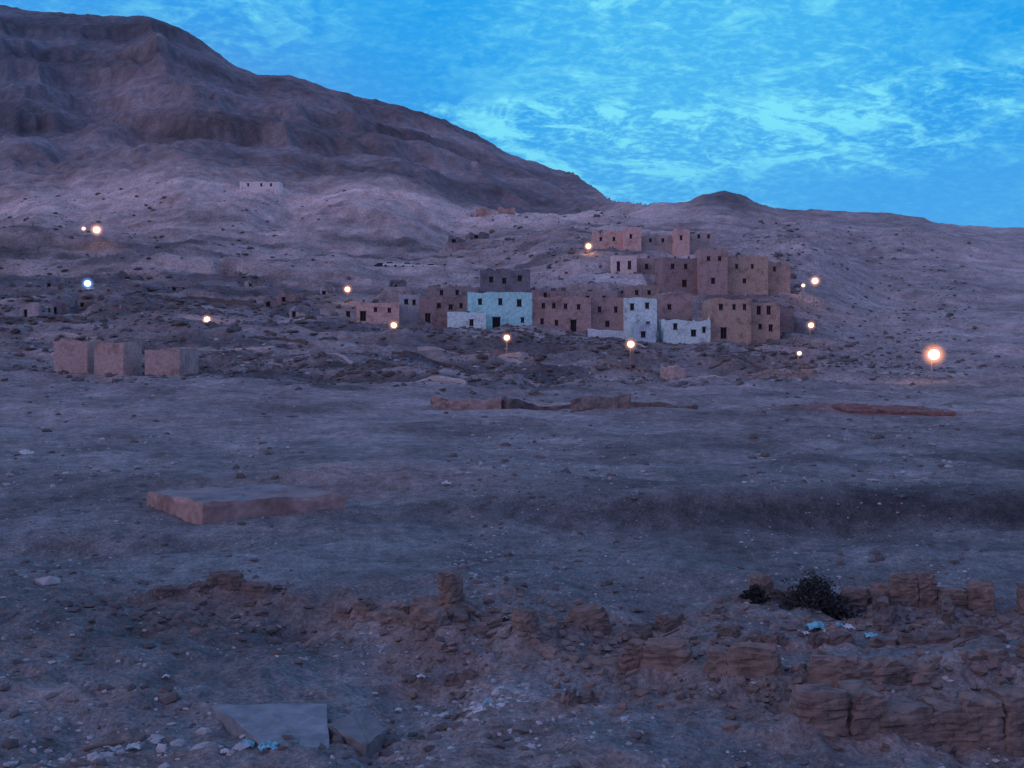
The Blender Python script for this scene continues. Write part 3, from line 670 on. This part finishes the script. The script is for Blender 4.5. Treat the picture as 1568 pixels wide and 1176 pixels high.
# ------------------------------------------------------------------ street lamps
def emis(name,col,s):
    m=bpy.data.materials.new(name); m.use_nodes=True; nt=m.node_tree; nt.nodes.clear()
    e=nn(nt,'ShaderNodeEmission'); e.inputs[0].default_value=(*col,1); e.inputs[1].default_value=s
    o=nn(nt,'ShaderNodeOutputMaterial'); nt.links.new(e.outputs[0],o.inputs[0]); return m
def halo_mat(name,col,s):
    m=bpy.data.materials.new(name); m.use_nodes=True; nt=m.node_tree; nt.nodes.clear()
    tc=nn(nt,'ShaderNodeTexCoord'); ln=nn(nt,'ShaderNodeVectorMath',operation='LENGTH'); nt.links.new(tc.outputs['Object'],ln.inputs[0])
    mr=nn(nt,'ShaderNodeMapRange'); mr.inputs[1].default_value=1; mr.inputs[2].default_value=0.2; mr.inputs[3].default_value=0; mr.inputs[4].default_value=1
    nt.links.new(ln.outputs['Value'],mr.inputs[0])
    pw=nn(nt,'ShaderNodeMath',operation='POWER'); pw.inputs[1].default_value=2.4; nt.links.new(mr.outputs[0],pw.inputs[0])
    ml=nn(nt,'ShaderNodeMath',operation='MULTIPLY'); ml.inputs[1].default_value=s; nt.links.new(pw.outputs[0],ml.inputs[0])
    e=nn(nt,'ShaderNodeEmission'); e.inputs[0].default_value=(*col,1); nt.links.new(ml.outputs[0],e.inputs[1])
    o=nn(nt,'ShaderNodeOutputMaterial'); nt.links.new(e.outputs[0],o.inputs['Volume']); return m
EW=emis('sodium_lamp_glass',(1.0,.68,.40),3.4); EB=emis('mercury_lamp_glass',(.75,.9,1.0),2.4)
HW=halo_mat('warm_lamp_glow',(1.0,.38,.18),1.2); HB=halo_mat('cool_lamp_glow',(.15,.4,1.0),1.2)
POLE=plain('galvanised_pole',(0.24,0.22,0.22),.6)
def ball(name,r,seg,rings,mat,parent,loc,sc=(1,1,1)):
    V=[(0,0,1)];Fc=[]
    for i in range(1,rings):
        t=math.pi*i/rings
        for j in range(seg): V.append((math.sin(t)*math.cos(2*math.pi*j/seg),math.sin(t)*math.sin(2*math.pi*j/seg),math.cos(t)))
    V.append((0,0,-1)); L_=len(V)-1
    for j in range(seg):
        Fc.append((0,1+j,1+(j+1)%seg)); Fc.append((L_,L_-seg+(j+1)%seg,L_-seg+j))
        for i in range(rings-2): Fc.append((1+i*seg+j,1+(i+1)*seg+j,1+(i+1)*seg+(j+1)%seg,1+i*seg+(j+1)%seg))
    o=mk(name,V,Fc,[mat],None,parent,True); o.location=loc; o.scale=(r*sc[0],r*sc[1],r*sc[2]); return o
def lamp(px,py,d,rpx=7.0,cool=False,big=1.0,power=110):
    x=W(px,d); zl=ZZ(py,d); zg=h1(x,d+.9); hgt=max(zl-zg,3.0)
    root=empty('street_lamp',(x,d,zl-hgt))
    V=[];Fc=[]
    def tube(a,b_,r0,r1):
        a=np.array(a);b_=np.array(b_);t=(b_-a)/np.linalg.norm(b_-a); s=np.cross(t,(0,1,0) if abs(t[1])<.9 else (1,0,0)); s/=np.linalg.norm(s); u=np.cross(s,t); b0=len(V)
        for p,r in ((a,r0),(b_,r1)):
            for j in range(8): V.append(tuple(p+(s*math.cos(j*math.pi/4)+u*math.sin(j*math.pi/4))*r))
        for j in range(8): Fc.append((b0+j,b0+(j+1)%8,b0+8+(j+1)%8,b0+8+j))
    tube((.0,.9,-1),(.0,.9,hgt+.25),.12,.07); tube((0,.9,hgt+.2),(0,.2,hgt+.62),.05,.05)
    mk('pole',V,Fc,[POLE],None,root)
    r=rpx*.62*d/F
    HV=[];HF=[]; box(HV,HF,-.22,.22,-.3,.45,hgt+r*.92,hgt+r*.92+.16); mk('lamp_housing',HV,HF,[POLE],None,root)
    ball('lamp_globe',r,20,12,EB if cool else EW,root,(0,0,hgt),(1.0,1,.92))
    ball('lamp_glow',r*2.4*big,20,12,HB if cool else HW,root,(0,0,hgt))  # self-lit volume imitating the bloom around the lamp
    l=bpy.data.lights.new('lamp_light','POINT'); l.energy=power; l.color=(.7,.85,1) if cool else (1,.5,.28); l.shadow_soft_size=r*1.05
    lo=bpy.data.objects.new('lamp_light',l); bpy.context.scene.collection.objects.link(lo); lo.parent=root; lo.location=(0,-r*1.6,hgt-.3)
lamp(148,352,330,8,power=260); lamp(128,350,345,4); lamp(134,434,262,8,cool=True,power=150)
lamp(317,489,212,7,power=60); lamp(532,443,248,6.5); lamp(603,498,218,7,power=70); lamp(776,517,188,7); lamp(966,527,182,8.5)
lamp(901,377,300,6.5,power=250); lamp(1248,430,262,7.5); lamp(1230,437,262,4,power=40); lamp(1242,498,218,6.5); lamp(1224,541,185,5,power=50)
lamp(1430,543,165,13.5,big=1.15,power=350)

# ------------------------------------------------------------------ world
w=bpy.data.worlds.new('World'); bpy.context.scene.world=w; w.use_nodes=True; nt=w.node_tree; L=nt.links
bg=nt.nodes['Background']
tc=nn(nt,'ShaderNodeTexCoord'); sp=nn(nt,'ShaderNodeSeparateXYZ'); L.new(tc.outputs['Generated'],sp.inputs[0])
def M(op,a,b_=None):
    m=nn(nt,'ShaderNodeMath',operation=op)
    for i,v_ in enumerate((a,b_)):
        if v_ is None: continue
        if isinstance(v_,(int,float)): m.inputs[i].default_value=v_
        else: L.new(v_,m.inputs[i])
    return m.outputs[0]
def MR(src,a,b_,c0=0.,c1=1.):
    m=nn(nt,'ShaderNodeMapRange'); m.interpolation_type='SMOOTHSTEP'
    for i,v_ in enumerate((a,b_,c0,c1)): m.inputs[i+1].default_value=v_
    L.new(src,m.inputs[0]); return m.outputs[0]
x,y,z=sp.outputs
den=M('ADD',M('MAXIMUM',z,0.0),.26)
cu=M('DIVIDE',x,den); cv=M('DIVIDE',y,den)
cb=nn(nt,'ShaderNodeCombineXYZ'); L.new(cu,cb.inputs[0]); L.new(cv,cb.inputs[1])
mp=nn(nt,'ShaderNodeMapping'); mp.inputs['Rotation'].default_value=(0,0,math.radians(-28)); mp.inputs['Scale'].default_value=(1.0,1.25,1); L.new(cb.outputs[0],mp.inputs[0])
def NZ(sc,det,ro,dist,off):
    n=nn(nt,'ShaderNodeTexNoise',Scale=sc,Detail=det,Roughness=ro,Distortion=dist)
    o=nn(nt,'ShaderNodeVectorMath',operation='ADD'); o.inputs[1].default_value=off; L.new(mp.outputs[0],o.inputs[0]); L.new(o.outputs[0],n.inputs['Vector']); return n.outputs['Fac']
big=NZ(1.6,3.,.5,.3,(3.1,1.7,0)); fine=NZ(11.0,6.,.66,.7,(0,0,4)); wisp=NZ(4.0,6.,.62,1.1,(7,2,9)); mott=NZ(42.,3.,.65,.2,(1,5,2))
col=mixc(nt,MR(z,.07,.30),(0.07,0.37,0.82),(0.012,0.34,0.85))
col=mixc(nt,M('MULTIPLY',MR(x,.02,-.34),MR(z,.36,.2,0.,.75)),col,(0.13,0.32,0.73))
dt=nn(nt,'ShaderNodeVectorMath',operation='DOT_PRODUCT'); L.new(tc.outputs['Generated'],dt.inputs[0])
dv=np.array((.17,1,.34)); dv/=np.linalg.norm(dv); dt.inputs[1].default_value=tuple(dv)
patch=MR(dt.outputs['Value'],.972,1.0)
cov=M('ADD',M('MULTIPLY',MR(big,.40,.60),.8),M('ADD',M('MULTIPLY',patch,.4),.15))
cl=M('MULTIPLY',MR(fine,.48,.66),cov)
cl2=M('MULTIPLY',MR(wisp,.50,.66),cov)
cl3=M('MULTIPLY',MR(mott,.42,.7),M('ADD',M('MULTIPLY',cov,.3),.08))
cl=M('MINIMUM',M('ADD',M('ADD',M('ADD',M('MULTIPLY',cl,.65),M('MULTIPLY',cl2,.7)),cl3),M('MULTIPLY',patch,.25)),.95)
cl=M('MULTIPLY',cl,MR(z,.06,.24,.3,1.))
cl=M('MULTIPLY',cl,MR(x,-.38,-.05,.55,1.))
col=mixc(nt,cl,col,(0.21,0.78,0.96))
col=mixc(nt,MR(z,.40,.8),col,(0.165,0.32,0.78))
col=mixc(nt,MR(y,.55,-.15),col,(0.25,0.275,0.55))
sky=nn(nt,'ShaderNodeTexSky',sky_type='NISHITA'); sky.sun_disc=False; sky.sun_elevation=math.radians(2); sky.sun_rotation=math.radians(245)
col=mixc(nt,.004,col,sky.outputs[0],'ADD')
L.new(col,bg.inputs[0]); bg.inputs[1].default_value=1.0

s=bpy.data.lights.new('sun','SUN'); s.energy=.42; s.angle=math.radians(24); s.color=(1,.66,.70)
so=bpy.data.objects.new('sun',s); bpy.context.scene.collection.objects.link(so)
so.rotation_euler=(-Vector((-.85,-.42,.36))).to_track_quat('-Z','Y').to_euler()

cam=bpy.data.cameras.new('camera'); co=bpy.data.objects.new('camera',cam); bpy.context.scene.collection.objects.link(co)
co.location=(0,0,CZ); co.rotation_euler=(math.pi/2,0,0); cam.sensor_width=36; cam.lens=36*F/1568; cam.shift_y=-28/1568; cam.clip_end=9000; cam.clip_start=.1
sc=bpy.context.scene; sc.camera=co
sc.view_settings.view_transform='Standard'; sc.view_settings.look='None'; sc.view_settings.exposure=0
